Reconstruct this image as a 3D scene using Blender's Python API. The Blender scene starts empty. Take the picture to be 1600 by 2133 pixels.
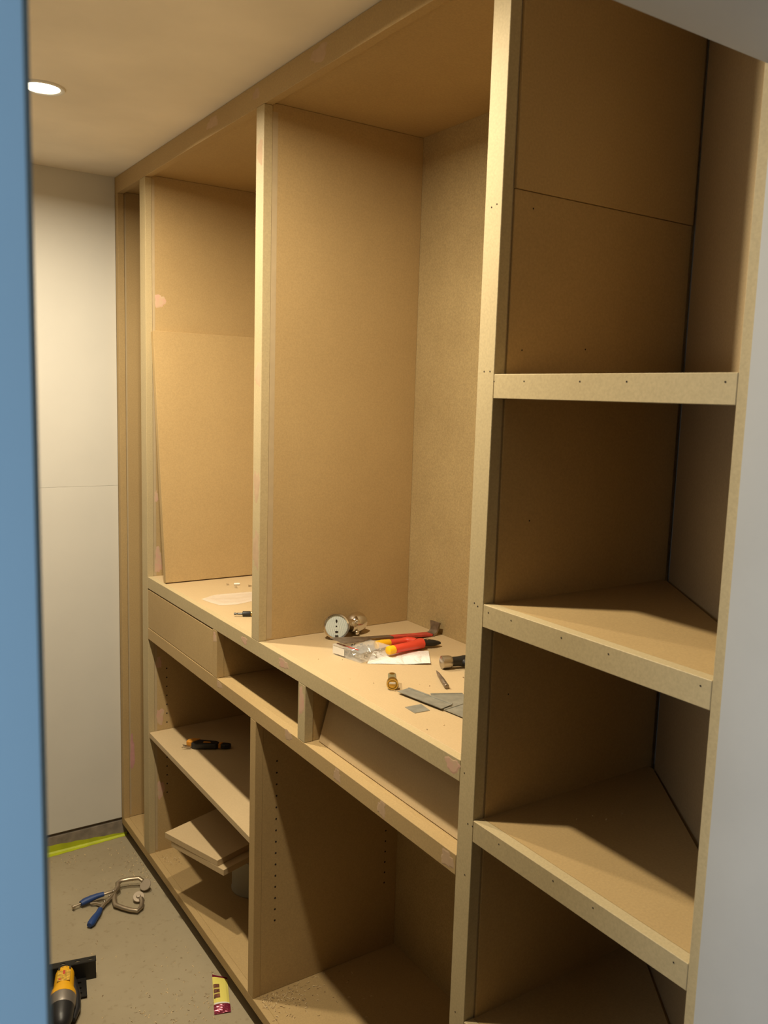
import bpy, bmesh, math, random
from mathutils import Vector, Matrix, noise

# ------------------------------------------------------------------ camera, world, lamps, exposure
S = 0.9                       # metres per survey unit (camera stands 1 unit left of the cabinet face)
FZ = 1.868                    # survey height of the eye above the floor


def W(x, y, z):
    return Vector((S * x, S * y, S * (z + FZ)))


scene = bpy.context.scene
C = scene.collection
cam_d = bpy.data.cameras.new('camera')
cam = bpy.data.objects.new('camera', cam_d)
C.objects.link(cam)
yaw, pitch, roll = 0.588739203, -0.133713729, 0.0304629296
fw = Vector((math.sin(yaw) * math.cos(pitch), math.cos(yaw) * math.cos(pitch), math.sin(pitch)))
rt = Vector((math.cos(yaw), -math.sin(yaw), 0))
up = rt.cross(fw)
r2 = rt * math.cos(roll) + up * math.sin(roll)
u2 = -rt * math.sin(roll) + up * math.cos(roll)
m = Matrix((r2, u2, -fw)).transposed().to_4x4()
m.translation = W(0, 0, 0)
cam.matrix_world = m
cam_d.sensor_fit = 'HORIZONTAL'
cam_d.sensor_width = 36.0
cam_d.lens = 36.0 * 1781.98 / 1600.0
cam_d.clip_start = 0.02
cam_d.clip_end = 60
cam_d.dof.use_dof = True
cam_d.dof.focus_distance = 2.1
cam_d.dof.aperture_fstop = 14
scene.camera = cam

world = bpy.data.worlds.new('world')
scene.world = world
world.use_nodes = True
world.node_tree.nodes['Background'].inputs[0].default_value = (0.80, 0.92, 1.0, 1)
world.node_tree.nodes['Background'].inputs[1].default_value = 0.02

scene.view_settings.view_transform = 'Standard'
scene.view_settings.look = 'None'
scene.view_settings.gamma = 1
scene.view_settings.use_curve_mapping = False
scene.view_settings.exposure = 0.0
scene.cycles.use_denoising = True
scene.cycles.max_bounces = 12
scene.cycles.diffuse_bounces = 8
scene.cycles.transmission_bounces = 10
scene.cycles.caustics_refractive = False
scene.cycles.caustics_reflective = False

LAMPS = [(0.555, 2.55), (0.55, 1.52)]
LAMP_W = 21.5
LAMP_COL = (1.0, 0.87, 0.64)
HALL_W = 17.0
HALL_COL = (0.86, 0.93, 1.0)


def area(name, loc, w, col, size, spread=180):
    d = bpy.data.lights.new(name, 'AREA')
    d.shape = 'DISK'
    d.size = size
    d.energy = w
    d.color = col
    d.spread = math.radians(spread)
    o = bpy.data.objects.new(name, d)
    o.location = loc
    C.objects.link(o)
    return o


# ------------------------------------------------------------------ materials
def newmat(name):
    mt = bpy.data.materials.new(name)
    mt.use_nodes = True
    nt = mt.node_tree
    return mt, nt, nt.nodes['Principled BSDF']


def plain(name, col, rough=0.5, metal=0.0, bump=0.0, bscale=200, var=0.0, vscale=8, **kw):
    mt, nt, b = newmat(name)
    b.inputs['Base Color'].default_value = (*col, 1)
    b.inputs['Roughness'].default_value = rough
    b.inputs['Metallic'].default_value = metal
    for k, v in kw.items():
        b.inputs[k.replace('_', ' ')].default_value = v
    tc = nt.nodes.new('ShaderNodeTexCoord')
    if bump:
        n = nt.nodes.new('ShaderNodeTexNoise')
        n.inputs['Scale'].default_value = bscale
        n.inputs['Detail'].default_value = 4
        bp = nt.nodes.new('ShaderNodeBump')
        bp.inputs['Strength'].default_value = bump
        bp.inputs['Distance'].default_value = 0.001
        nt.links.new(tc.outputs['Object'], n.inputs['Vector'])
        nt.links.new(n.outputs['Fac'], bp.inputs['Height'])
        nt.links.new(bp.outputs['Normal'], b.inputs['Normal'])
    if var:
        n = nt.nodes.new('ShaderNodeTexNoise')
        n.inputs['Scale'].default_value = vscale
        n.inputs['Detail'].default_value = 6
        r = nt.nodes.new('ShaderNodeValToRGB')
        r.color_ramp.elements[0].position = 0.3
        r.color_ramp.elements[1].position = 0.7
        r.color_ramp.elements[0].color = (*[c * (1 - var) for c in col], 1)
        r.color_ramp.elements[1].color = (*[min(1, c * (1 + var)) for c in col], 1)
        nt.links.new(tc.outputs['Object'], n.inputs['Vector'])
        nt.links.new(n.outputs['Fac'], r.inputs['Fac'])
        nt.links.new(r.outputs['Color'], b.inputs['Base Color'])
    return mt


def mdf(name, c0, c1, speck=0.5, fib=1.0, rough=0.62, spec=0.35, cloud=1.6):
    """medium density fibreboard: large faint clouds, fine fibres, pale flecks and dark specks"""
    mt, nt, b = newmat(name)
    N = nt.nodes.new
    L = nt.links.new
    tc = N('ShaderNodeTexCoord')
    mp = N('ShaderNodeMapping')
    L(tc.outputs['Object'], mp.inputs['Vector'])
    big = N('ShaderNodeTexNoise')
    big.inputs['Scale'].default_value = cloud
    big.inputs['Detail'].default_value = 5
    big.inputs['Roughness'].default_value = 0.6
    L(mp.outputs['Vector'], big.inputs['Vector'])
    r = N('ShaderNodeValToRGB')
    r.color_ramp.elements[0].position = 0.34
    r.color_ramp.elements[1].position = 0.66
    r.color_ramp.elements[0].color = (*c0, 1)
    r.color_ramp.elements[1].color = (*c1, 1)
    L(big.outputs['Fac'], r.inputs['Fac'])
    fine = N('ShaderNodeTexNoise')
    fine.inputs['Scale'].default_value = 260
    fine.inputs['Detail'].default_value = 3
    L(mp.outputs['Vector'], fine.inputs['Vector'])
    fr = N('ShaderNodeMapRange')
    fr.inputs[1].default_value = 0.3
    fr.inputs[2].default_value = 0.7
    fr.inputs[3].default_value = 1 - 0.07 * fib
    fr.inputs[4].default_value = 1 + 0.07 * fib
    L(fine.outputs['Fac'], fr.inputs[0])
    mul = N('ShaderNodeVectorMath')
    mul.operation = 'SCALE'
    L(r.outputs['Color'], mul.inputs[0])
    L(fr.outputs[0], mul.inputs['Scale'])
    # mid-size flecks
    v = N('ShaderNodeTexVoronoi')
    v.inputs['Scale'].default_value = 120
    v.inputs['Randomness'].default_value = 1
    L(mp.outputs['Vector'], v.inputs['Vector'])
    vr = N('ShaderNodeMapRange')
    vr.inputs[1].default_value = 0.04
    vr.inputs[2].default_value = 0.16
    vr.inputs[3].default_value = 0.28 * speck
    vr.inputs[4].default_value = 0.0
    L(v.outputs['Distance'], vr.inputs[0])
    mx = N('ShaderNodeMix')
    mx.data_type = 'RGBA'
    L(vr.outputs[0], mx.inputs[0])
    L(mul.outputs[0], mx.inputs[6])
    L(v.outputs['Color'], mx.inputs[7])
    sat = N('ShaderNodeMix')
    sat.data_type = 'RGBA'
    sat.inputs[0].default_value = 0.75
    L(v.outputs['Color'], sat.inputs[6])
    sat.inputs[7].default_value = (c1[0] * 1.25, c1[1] * 1.25, c1[2] * 1.25, 1)
    L(sat.outputs[2], mx.inputs[7])
    L(mx.outputs[2], b.inputs['Base Color'])
    b.inputs['Roughness'].default_value = rough
    b.inputs['Specular IOR Level'].default_value = spec
    bp = N('ShaderNodeBump')
    bp.inputs['Strength'].default_value = 0.12
    bp.inputs['Distance'].default_value = 0.0006
    L(fine.outputs['Fac'], bp.inputs['Height'])
    L(bp.outputs['Normal'], b.inputs['Normal'])
    return mt


M = {}
M['mdf'] = mdf('mdf_board', (0.40, 0.275, 0.125), (0.455, 0.32, 0.15), 0.25)
M['mdf_sanded'] = mdf('mdf_sanded_strip', (0.43, 0.34, 0.19), (0.48, 0.385, 0.22), 0.35)
M['mdf_back'] = mdf('mdf_coarse_back', (0.37, 0.27, 0.13), (0.44, 0.33, 0.165), 1.1, 2.0, cloud=3)
M['mdf_top'] = mdf('mdf_worktop', (0.47, 0.35, 0.20), (0.53, 0.40, 0.235), 0.15, 0.6, rough=0.5)
M['mdf_edge'] = mdf('mdf_raw_edge', (0.34, 0.26, 0.16), (0.40, 0.31, 0.19), 0.5, 1.6, rough=0.8)
M['mdf_corner'] = mdf('mdf_corner_board', (0.41, 0.27, 0.115), (0.46, 0.31, 0.135), 0.5)
M['mdf_angled'] = mdf('mdf_angled_board', (0.37, 0.28, 0.16), (0.42, 0.32, 0.185), 0.5)
M['plaster'] = plain('skimmed_ceiling', (0.85, 0.785, 0.68), 0.85, var=0.09, vscale=2.8, bump=0.15, bscale=60)
M['wallpaint'] = plain('primed_wallboard', (0.64, 0.62, 0.57), 0.7, var=0.03, vscale=3, bump=0.08, bscale=150)
M['darkwall'] = plain('dark_unseen_wall', (0.20, 0.18, 0.15), 0.9, var=0.2, vscale=10)  # unseen left wall: dark tone invented to cut bounce light
M['rawbase'] = plain('raw_base_board', (0.24, 0.20, 0.16), 0.9, var=0.25, vscale=30)  # brownish raw board below and behind the primed wall boards
M['grey'] = plain('grey_eggshell', (0.48, 0.48, 0.47), 0.55, var=0.05, vscale=6, bump=0.1, bscale=90)
M['blue'] = plain('blue_paint', (0.35, 0.58, 0.80), 0.45, var=0.03, vscale=4)
M['dark'] = plain('painted_recess_shade', (0.035, 0.025, 0.018), 0.9)  # plinth: shade of the recess under the base painted as near-black
M['hole'] = plain('drilled_hole', (0.02, 0.012, 0.008), 1.0)
M['tape'] = plain('lime_masking_tape', (0.45, 0.50, 0.02), 0.5, var=0.12, vscale=20)
M['chrome'] = plain('chrome', (0.75, 0.72, 0.68), 0.12, 1.0)
M['steel'] = plain('brushed_steel', (0.50, 0.46, 0.40), 0.32, 1.0, bump=0.1, bscale=300)
M['nickel'] = plain('dull_nickel', (0.46, 0.38, 0.28), 0.38, 0.85, bump=0.1, bscale=300)
M['padmetal'] = plain('scuffed_pad', (0.40, 0.33, 0.25), 0.6, 0.5)
M['oldsteel'] = plain('worn_steel', (0.30, 0.25, 0.20), 0.45, 0.9, var=0.3, vscale=60)
M['galv'] = plain('galvanised_sheet', (0.34, 0.34, 0.30), 0.42, 0.55, var=0.18, vscale=45)
M['redpaint'] = plain('red_paint', (0.50, 0.05, 0.035), 0.45, var=0.3, vscale=50)
M['redgrip'] = plain('red_grip', (0.68, 0.06, 0.03), 0.42, bump=0.1)
M['yellowgrip'] = plain('yellow_grip', (0.85, 0.48, 0.01), 0.42)
M['black'] = plain('black_plastic', (0.018, 0.018, 0.02), 0.4)
M['blackmetal'] = plain('black_metal', (0.03, 0.028, 0.025), 0.35, 0.6)
M['brass'] = plain('brass', (0.60, 0.42, 0.12), 0.25, 1.0)
M['amber'] = plain('amber_window', (0.75, 0.45, 0.05), 0.12)
M['olive'] = plain('olive_metal', (0.42, 0.40, 0.24), 0.3, 0.7)
M['bluegrip'] = plain('blue_grip', (0.015, 0.05, 0.19), 0.5, bump=0.3, bscale=400)
M['toolyellow'] = plain('tool_yellow', (0.82, 0.42, 0.01), 0.4)
M['toolgrey'] = plain('cast_grey', (0.28, 0.25, 0.22), 0.4, 0.6)
M['orange'] = plain('orange_plastic', (0.62, 0.26, 0.03), 0.45)
M['can'] = plain('grey_can', (0.36, 0.35, 0.29), 0.5, 0.2, var=0.1)
M['shaving'] = plain('wood_shaving', (0.62, 0.47, 0.26), 0.8)
M['dust'] = plain('darker_crumb', (0.30, 0.21, 0.12), 0.9)
M['white'] = plain('white_label', (0.72, 0.70, 0.66), 0.5)
M['clear'] = plain('clear_plastic', (0.85, 0.85, 0.83), 0.12, Alpha=0.16)
M['film'] = plain('clear_film', (0.9, 0.88, 0.88), 0.22, Alpha=0.30)
M['packyellow'] = plain('pale_yellow_print', (0.75, 0.66, 0.16), 0.3)
M['packred'] = plain('maroon_foil', (0.22, 0.02, 0.05), 0.22, 0.3)
M['packphoto'] = plain('brown_photo_print', (0.16, 0.06, 0.035), 0.4, var=0.7, vscale=120)


def pinkmat():
    mt, nt, b = newmat('pink_filler')
    N, L = nt.nodes.new, nt.links.new
    tc = N('ShaderNodeTexCoord')
    n = N('ShaderNodeTexNoise')
    n.inputs['Scale'].default_value = 55
    n.inputs['Detail'].default_value = 5
    L(tc.outputs['Object'], n.inputs['Vector'])
    r = N('ShaderNodeValToRGB')
    r.color_ramp.elements[0].position = 0.36
    r.color_ramp.elements[1].position = 0.6
    r.color_ramp.elements[0].color = (0.53, 0.38, 0.24, 1)
    r.color_ramp.elements[1].color = (0.56, 0.34, 0.25, 1)
    L(n.outputs['Fac'], r.inputs['Fac'])
    L(r.outputs['Color'], b.inputs['Base Color'])
    b.inputs['Roughness'].default_value = 0.8
    return mt


M['pink'] = pinkmat()
M['pinkfaint'] = plain('sanded_back_filler', (0.47, 0.325, 0.20), 0.8, var=0.06, vscale=60)
M['pinkdeep'] = plain('rose_filler', (0.52, 0.27, 0.25), 0.8, var=0.12, vscale=40)
M['smear'] = plain('smeared_filler', (0.435, 0.335, 0.20), 0.8, var=0.05, vscale=30)


def facemat():
    """pale perforated disc: fine dot grid"""
    mt, nt, b = newmat('dotted_disc')
    N, L = nt.nodes.new, nt.links.new
    tc = N('ShaderNodeTexCoord')
    v = N('ShaderNodeTexVoronoi')
    v.inputs['Scale'].default_value = 420
    v.inputs['Randomness'].default_value = 0.1
    L(tc.outputs['Object'], v.inputs['Vector'])
    r = N('ShaderNodeValToRGB')
    r.color_ramp.elements[0].position = 0.2
    r.color_ramp.elements[1].position = 0.5
    r.color_ramp.elements[0].color = (0.82, 0.86, 0.84, 1)
    r.color_ramp.elements[1].color = (0.52, 0.60, 0.60, 1)
    L(v.outputs['Distance'], r.inputs['Fac'])
    L(r.outputs['Color'], b.inputs['Base Color'])
    b.inputs['Roughness'].default_value = 0.35
    return mt


M['dotted'] = facemat()


def concrete():
    mt, nt, b = newmat('bare_concrete')
    N, L = nt.nodes.new, nt.links.new
    tc = N('ShaderNodeTexCoord')
    n = N('ShaderNodeTexNoise')
    n.inputs['Scale'].default_value = 2.6
    n.inputs['Detail'].default_value = 8
    n.inputs['Roughness'].default_value = 0.6
    L(tc.outputs['Object'], n.inputs['Vector'])
    r = N('ShaderNodeValToRGB')
    r.color_ramp.elements[0].position = 0.3
    r.color_ramp.elements[1].position = 0.72
    r.color_ramp.elements[0].color = (0.30, 0.245, 0.155, 1)
    r.color_ramp.elements[1].color = (0.37, 0.31, 0.205, 1)
    L(n.outputs['Fac'], r.inputs['Fac'])
    n2 = N('ShaderNodeTexNoise')
    n2.inputs['Scale'].default_value = 60
    n2.inputs['Detail'].default_value = 3
    L(tc.outputs['Object'], n2.inputs['Vector'])
    r2_ = N('ShaderNodeValToRGB')
    r2_.color_ramp.elements[0].position = 0.28
    r2_.color_ramp.elements[1].position = 0.40
    r2_.color_ramp.elements[0].color = (0.80, 0.77, 0.72, 1)
    r2_.color_ramp.elements[1].color = (1, 1, 1, 1)
    L(n2.outputs['Fac'], r2_.inputs['Fac'])
    mx = N('ShaderNodeMix')
    mx.data_type = 'RGBA'
    mx.blend_type = 'MULTIPLY'
    mx.inputs[0].default_value = 0.8
    L(r.outputs['Color'], mx.inputs[6])
    L(r2_.outputs['Color'], mx.inputs[7])
    L(mx.outputs[2], b.inputs['Base Color'])
    b.inputs['Roughness'].default_value = 0.75
    bp = N('ShaderNodeBump')
    bp.inputs['Strength'].default_value = 0.2
    bp.inputs['Distance'].default_value = 0.001
    L(n2.outputs['Fac'], bp.inputs['Height'])
    L(bp.outputs['Normal'], b.inputs['Normal'])
    return mt


M['concrete'] = concrete()


def papermat():
    """white leaflet with faint grey lines of small print (illegible in the photograph)"""
    mt, nt, b = newmat('printed_leaflet')
    N, L = nt.nodes.new, nt.links.new
    tc = N('ShaderNodeTexCoord')
    mp = N('ShaderNodeMapping')
    mp.inputs['Scale'].default_value = (260, 45, 1)
    L(tc.outputs['Object'], mp.inputs['Vector'])
    n = N('ShaderNodeTexNoise')
    n.inputs['Scale'].default_value = 1.0
    n.inputs['Detail'].default_value = 2
    L(mp.outputs['Vector'], n.inputs['Vector'])
    w = N('ShaderNodeTexWave')
    w.bands_direction = 'Y'
    w.inputs['Scale'].default_value = 55
    L(tc.outputs['Object'], w.inputs['Vector'])
    mu = N('ShaderNodeMath')
    mu.operation = 'MULTIPLY'
    L(n.outputs['Fac'], mu.inputs[0])
    L(w.outputs['Fac'], mu.inputs[1])
    r = N('ShaderNodeValToRGB')
    r.color_ramp.elements[0].position = 0.42
    r.color_ramp.elements[1].position = 0.52
    r.color_ramp.elements[0].color = (0.78, 0.75, 0.72, 1)
    r.color_ramp.elements[1].color = (0.52, 0.49, 0.47, 1)
    L(mu.outputs[0], r.inputs['Fac'])
    L(r.outputs['Color'], b.inputs['Base Color'])
    b.inputs['Roughness'].default_value = 0.7
    return mt


M['paper'] = papermat()


def emit(name, col, st):
    mt = bpy.data.materials.new(name)
    mt.use_nodes = True
    nt = mt.node_tree
    nt.nodes.clear()
    e = nt.nodes.new('ShaderNodeEmission')
    e.inputs[0].default_value = (*col, 1)
    e.inputs[1].default_value = st
    o = nt.nodes.new('ShaderNodeOutputMaterial')
    nt.links.new(e.outputs[0], o.inputs[0])
    return mt


M['glow'] = emit('lit_lamp', (1.0, 0.93, 0.72), 6.0)


# ------------------------------------------------------------------ mesh helpers
def bm_box(bm, c, s, rot=None, bevel=0.0):
    r = bmesh.ops.create_cube(bm, size=1)
    vs = r['verts']
    bmesh.ops.scale(bm, vec=Vector(s), verts=vs)
    if rot is not None:
        bmesh.ops.rotate(bm, matrix=rot, verts=vs)
    bmesh.ops.translate(bm, vec=Vector(c), verts=vs)
    if bevel:
        es = list({e for v in vs for e in v.link_edges})
        bmesh.ops.bevel(bm, geom=es, offset=bevel, segments=1, affect='EDGES')
    return vs


def bm_cyl(bm, p0, p1, r0, r1=None, seg=24, caps=True):
    p0, p1 = Vector(p0), Vector(p1)
    r1 = r0 if r1 is None else r1
    d = p1 - p0
    r = bmesh.ops.create_cone(bm, cap_ends=caps, segments=seg, radius1=max(r0, 1e-5), radius2=max(r1, 1e-5), depth=d.length)
    q = Vector((0, 0, 1)).rotation_difference(d.normalized()).to_matrix()
    bmesh.ops.rotate(bm, matrix=q, verts=r['verts'])
    bmesh.ops.translate(bm, vec=(p0 + p1) / 2, verts=r['verts'])
    return r['verts']


def bm_tube(bm, pts, rad, seg=12, flat=1.0, normal=None):
    """swept tube through pts with a radius each; flat squashes it along `normal`"""
    pts = [Vector(p) for p in pts]
    if not hasattr(rad, '__len__'):
        rad = [rad] * len(pts)
    nrm = Vector(normal) if normal else Vector((0, 0, 1))
    rings = []
    for i, p in enumerate(pts):
        t = (pts[min(i + 1, len(pts) - 1)] - pts[max(i - 1, 0)]).normalized()
        a = nrm - t * nrm.dot(t)
        if a.length < 1e-4:
            a = Vector((1, 0, 0)) - t * t.x
        a.normalize()
        b = t.cross(a)
        rings.append([bm.verts.new(p + a * math.cos(k * 2 * math.pi / seg) * rad[i] * flat + b * math.sin(k * 2 * math.pi / seg) * rad[i]) for k in range(seg)])
    for i in range(len(rings) - 1):
        for k in range(seg):
            bm.faces.new((rings[i][k], rings[i][(k + 1) % seg], rings[i + 1][(k + 1) % seg], rings[i + 1][k]))
    bm.faces.new(rings[0][::-1])
    bm.faces.new(rings[-1])


def bm_lathe(bm, prof, seg=40, p0=(0, 0, 0), axis=(0, 0, 1)):
    q = Vector((0, 0, 1)).rotation_difference(Vector(axis).normalized()).to_matrix()
    p0 = Vector(p0)
    rings = []
    for r, z in prof:
        rings.append([bm.verts.new(p0 + q @ Vector((max(r, 1e-5) * math.cos(k * 2 * math.pi / seg), max(r, 1e-5) * math.sin(k * 2 * math.pi / seg), z))) for k in range(seg)])
    for i in range(len(rings) - 1):
        for k in range(seg):
            bm.faces.new((rings[i][k], rings[i][(k + 1) % seg], rings[i + 1][(k + 1) % seg], rings[i + 1][k]))
    bm.faces.new(rings[0][::-1])
    bm.faces.new(rings[-1])


def bm_prism(bm, poly, z0, z1):
    """extruded polygon in the xy plane"""
    a = [bm.verts.new((x, y, z0)) for x, y in poly]
    b = [bm.verts.new((x, y, z1)) for x, y in poly]
    n = len(poly)
    bm.faces.new(a[::-1])
    bm.faces.new(b)
    for i in range(n):
        bm.faces.new((a[i], a[(i + 1) % n], b[(i + 1) % n], b[i]))
    return a + b


def bm_plate_holes(bm, p0, e1, e2, l1, l2, t, holes):
    pass


def link(name, bm, mat, parent=None, loc=(0, 0, 0), rot=None, smooth=False, bev=0.0):
    bmesh.ops.recalc_face_normals(bm, faces=bm.faces)
    me = bpy.data.meshes.new(name)
    bm.to_mesh(me)
    bm.free()
    if smooth:
        for p in me.polygons:
            p.use_smooth = True
    o = bpy.data.objects.new(name, me)
    C.objects.link(o)
    mats = mat if isinstance(mat, (list, tuple)) else [mat]
    for q in mats:
        me.materials.append(q)
    if parent is not None:
        o.parent = parent
    o.location = loc
    if rot:
        o.rotation_euler = rot
    if smooth:
        mod = o.modifiers.new('edges', 'EDGE_SPLIT')
        mod.split_angle = math.radians(38)
    if bev:
        mod = o.modifiers.new('bevel', 'BEVEL')
        mod.width = bev
        mod.segments = 2
        mod.limit_method = 'ANGLE'
    return o


def thing(name, label, cat, loc=(0, 0, 0), rotz=0.0, group=None, rot=None):
    o = bpy.data.objects.new(name, None)
    o.empty_display_size = 0.05
    C.objects.link(o)
    o.location = loc
    o.rotation_euler = rot if rot else (0, 0, rotz)
    tag(o, label, cat, group)
    return o


def tag(o, label, cat, group=None):
    o['label'] = label
    o['category'] = cat
    if group:
        o['group'] = group
    return o


def struct(o):
    o['kind'] = 'structure'
    return o


def slab(name, x, y, z, mat, parent=None, bev=0.0008, base=False):
    """box given in survey units; its origin at its centre (or base centre)"""
    c = W((x[0] + x[1]) / 2, (y[0] + y[1]) / 2, (z[0] + z[1]) / 2)
    s = (S * abs(x[1] - x[0]), S * abs(y[1] - y[0]), S * abs(z[1] - z[0]))
    bm = bmesh.new()
    off = Vector((0, 0, s[2] / 2)) if base else Vector((0, 0, 0))
    bm_box(bm, off, s, bevel=bev if min(s) > 3 * bev else 0)
    c = c - off
    if parent is not None:
        c = c - parent.location
    return link(name, bm, mat, parent, c)


# ------------------------------------------------------------------ large structure
XL = 0.09            # left closet wall
YW0, YW1 = 0.455, 0.665   # doorway wall
YF = 3.425           # far wall
ZC = 0.797           # ceiling
XB = 1.505           # back board front face

struct(slab('floor', (-1.6, 2.0), (-2.2, 3.6), (-FZ - 0.1, -FZ), M['concrete'], bev=0))
struct(slab('ceiling', (-1.6, 2.0), (0.3, 3.6), (ZC, ZC + 0.1), M['plaster'], bev=0))
struct(slab('wall_left', (XL - 0.1, XL), (YW1, 3.6), (-FZ, ZC), M['darkwall'], bev=0))
wf = struct(slab('wall_far', (XL, 1.6), (YF, YF + 0.1), (-FZ, ZC), M['rawbase'], bev=0))
# primed boards of the far wall: two boards meeting in a hairline joint, stopping short of the floor
for z0, z1 in ((-1.786, -0.3823), (-0.3817, ZC)):
    slab('wall_board', (XL, 0.9995), (YF - 0.012, YF - 0.0005), (z0, z1), M['wallpaint'], wf, bev=0.0004)
struct(slab('wall_back', (XB + 0.03, XB + 0.13), (0.3, YF), (-FZ, ZC), M['wallpaint'], bev=0))
# doorway wall: grey lining round the opening
bm = bmesh.new()
for x, y, z in (((0.998, 1.75), (YW0, YW1), (-FZ, ZC)), ((-1.4, 0.085), (YW0, YW1), (-FZ, ZC)), ((0.085, 0.998), (YW0, YW1), (0.413, ZC))):
    bm_box(bm, W(sum(x) / 2, sum(y) / 2, sum(z) / 2), (S * (x[1] - x[0]), S * (y[1] - y[0]), S * (z[1] - z[0])))
struct(link('wall_front', bm, M['grey']))
# blue painted door casing on the camera side of the left jamb, and the matching head and right casing
struct(slab('trim_1', (-0.05, 0.0868), (0.418, YW0), (-FZ, 0.42), M['blue'], bev=0.003))
struct(slab('ceiling_hall', (-1.6, 2.0), (-2.2, 0.3), (ZC, ZC + 0.1), M['wallpaint'], bev=0))

# downlights
for i, (lx, ly) in enumerate(LAMPS):
    t = thing('downlight', ('lit round white downlight in the ceiling above the far end of the closet',
                            'ceiling downlight nearer the doorway above the open wardrobe bay')[i], 'ceiling light', W(lx, ly, ZC))
    bm = bmesh.new()
    bm_lathe(bm, [(0.042, 0.004), (0.042, -0.002), (0.046, -0.0045), (0.052, -0.004), (0.055, 0.0), (0.055, 0.002)], 48)
    link('trim_ring', bm, M['white'], t, smooth=True)
    bm = bmesh.new()
    bm_cyl(bm, (0, 0, -0.0012), (0, 0, 0.0), 0.0415, seg=48)
    link('lamp_lens', bm, M['glow'], t)
    l = area('lamp_light', (0, 0, -0.006), LAMP_W, LAMP_COL, 0.06, 168)
    l.parent = t
hl = area('hall_light', W(-1.1, 0.0, -0.15), HALL_W, HALL_COL, 0.45, 180)
hl.rotation_euler = (math.radians(25), math.radians(-75), 0)

# ------------------------------------------------------------------ the built-in wardrobe
SW = 0.024           # thickness of face strips
wd = thing('built_in_wardrobe', 'long unpainted MDF built-in wardrobe frame with open bays along the right wall', 'wardrobe', W(1.25, 2.3, -FZ))


def part(name, x, y, z, mat='mdf', parent=wd, bev=0.0008):
    return slab(name, x, y, z, M[mat], parent, bev)


# top rail, stiles
part('top_rail', (1.0, 1 + SW), (1.16, YF - 0.001), (0.735, ZC - 0.001), 'mdf')
part('stile', (1.0, 1 + SW), (3.381, 3.4125), (-1.7785, 0.7345), 'mdf')
part('stile', (1.0, 1 + SW), (3.058, 3.118), (-1.7785, 0.7345), 'mdf_sanded')
part('stile', (1.0, 1 + SW), (2.105, 2.152), (-0.6845, 0.7345), 'mdf_sanded')
near_stile = part('stile', (1.0, 1 + SW), (1.163, 1.208), (-FZ, 0.7345), 'mdf_sanded')
# side panels behind the stiles
far_panel = part('side_panel', (1 + SW, XB), (3.386, 3.412), (-1.779, 0.742), 'mdf')
p1 = part('side_panel', (1 + SW, XB), (3.0595, 3.083), (-1.7785, 0.742), 'mdf')
p2 = part('side_panel', (1 + SW, XB), (2.1065, 2.130), (-0.6845, 0.742), 'mdf')
p3 = part('side_panel', (1 + SW, XB), (1.184, 1.206), (-1.7785, 0.742), 'mdf')
# ceiling boards of the bays
part('top_panel', (1 + SW, XB), (1.208, 3.412), (0.7425, 0.765), 'mdf')
# back
part('back_panel', (XB, XB + 0.02), (1.17, YF - 0.001), (-1.80, 0.765), 'mdf_back')
# base
part('base_shelf', (1.0215, XB), (1.2085, 3.385), (-1.802, -1.7785), 'mdf')
part('base_rail', (1.0, 1.0213), (1.2085, 3.4125), (-1.811, -1.7785), 'mdf')
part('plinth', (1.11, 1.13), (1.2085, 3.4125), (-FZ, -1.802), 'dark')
# mid frame under the worktop
part('mid_rail', (1.0, 1 + SW), (1.2085, 3.0575), (-0.9205, -0.8785), 'mdf')
part('drawer_floor', (1 + SW, XB), (1.2085, 3.0575), (-0.9005, -0.8785), 'mdf')
part('divider_stile', (1.0, 1 + SW), (2.401, 2.435), (-0.878, -0.7285), 'mdf')
part('divider', (1 + SW, XB), (2.404, 2.426), (-0.878, -0.7125), 'mdf')
part('divider_stile', (1.0, 1 + SW), (1.830, 1.868), (-0.878, -0.7285), 'mdf_sanded')
part('divider', (1 + SW, XB), (1.832, 1.854), (-0.878, -0.7125), 'mdf')
# lower partition
part('stile', (1.0, 1 + SW), (2.118, 2.154), (-1.778, -0.921), 'mdf')
lowp = part('side_panel', (1 + SW, XB), (2.119, 2.141), (-1.778, -0.901), 'mdf')
# left drawer, flush front in its opening
dr = part('drawer_front', (1.001, 1.021), (2.437, 3.0555), (-0.8765, -0.7335), 'mdf')


def screen_holes(name, parent, y, cols, zs, r=0.0026, nrm=-1):
    bm = bmesh.new()
    for x in cols:
        for z in zs:
            p = W(x, y, z)
            bm_cyl(bm, p + Vector((0, -0.0004 * 1, 0)), p + Vector((0, 0.0001, 0)), r, seg=10)
    o = link(name, bm, M['hole'], parent)
    o.location = -parent.parent.location - parent.location if parent.parent else -parent.location
    o['kind'] = 'stuff'
    return o


zs = [-1.053 - 0.0355 * k for k in range(15)]
screen_holes('peg_holes', lowp, 2.119, (1.069, 1.459), zs)
zs = [-1.047 - 0.0355 * k for k in range(15) if abs(-1.047 - 0.0355 * k + 1.295) > 0.02]
screen_holes('peg_holes', p1, 3.0595, (1.072, 1.459), zs)


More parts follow.
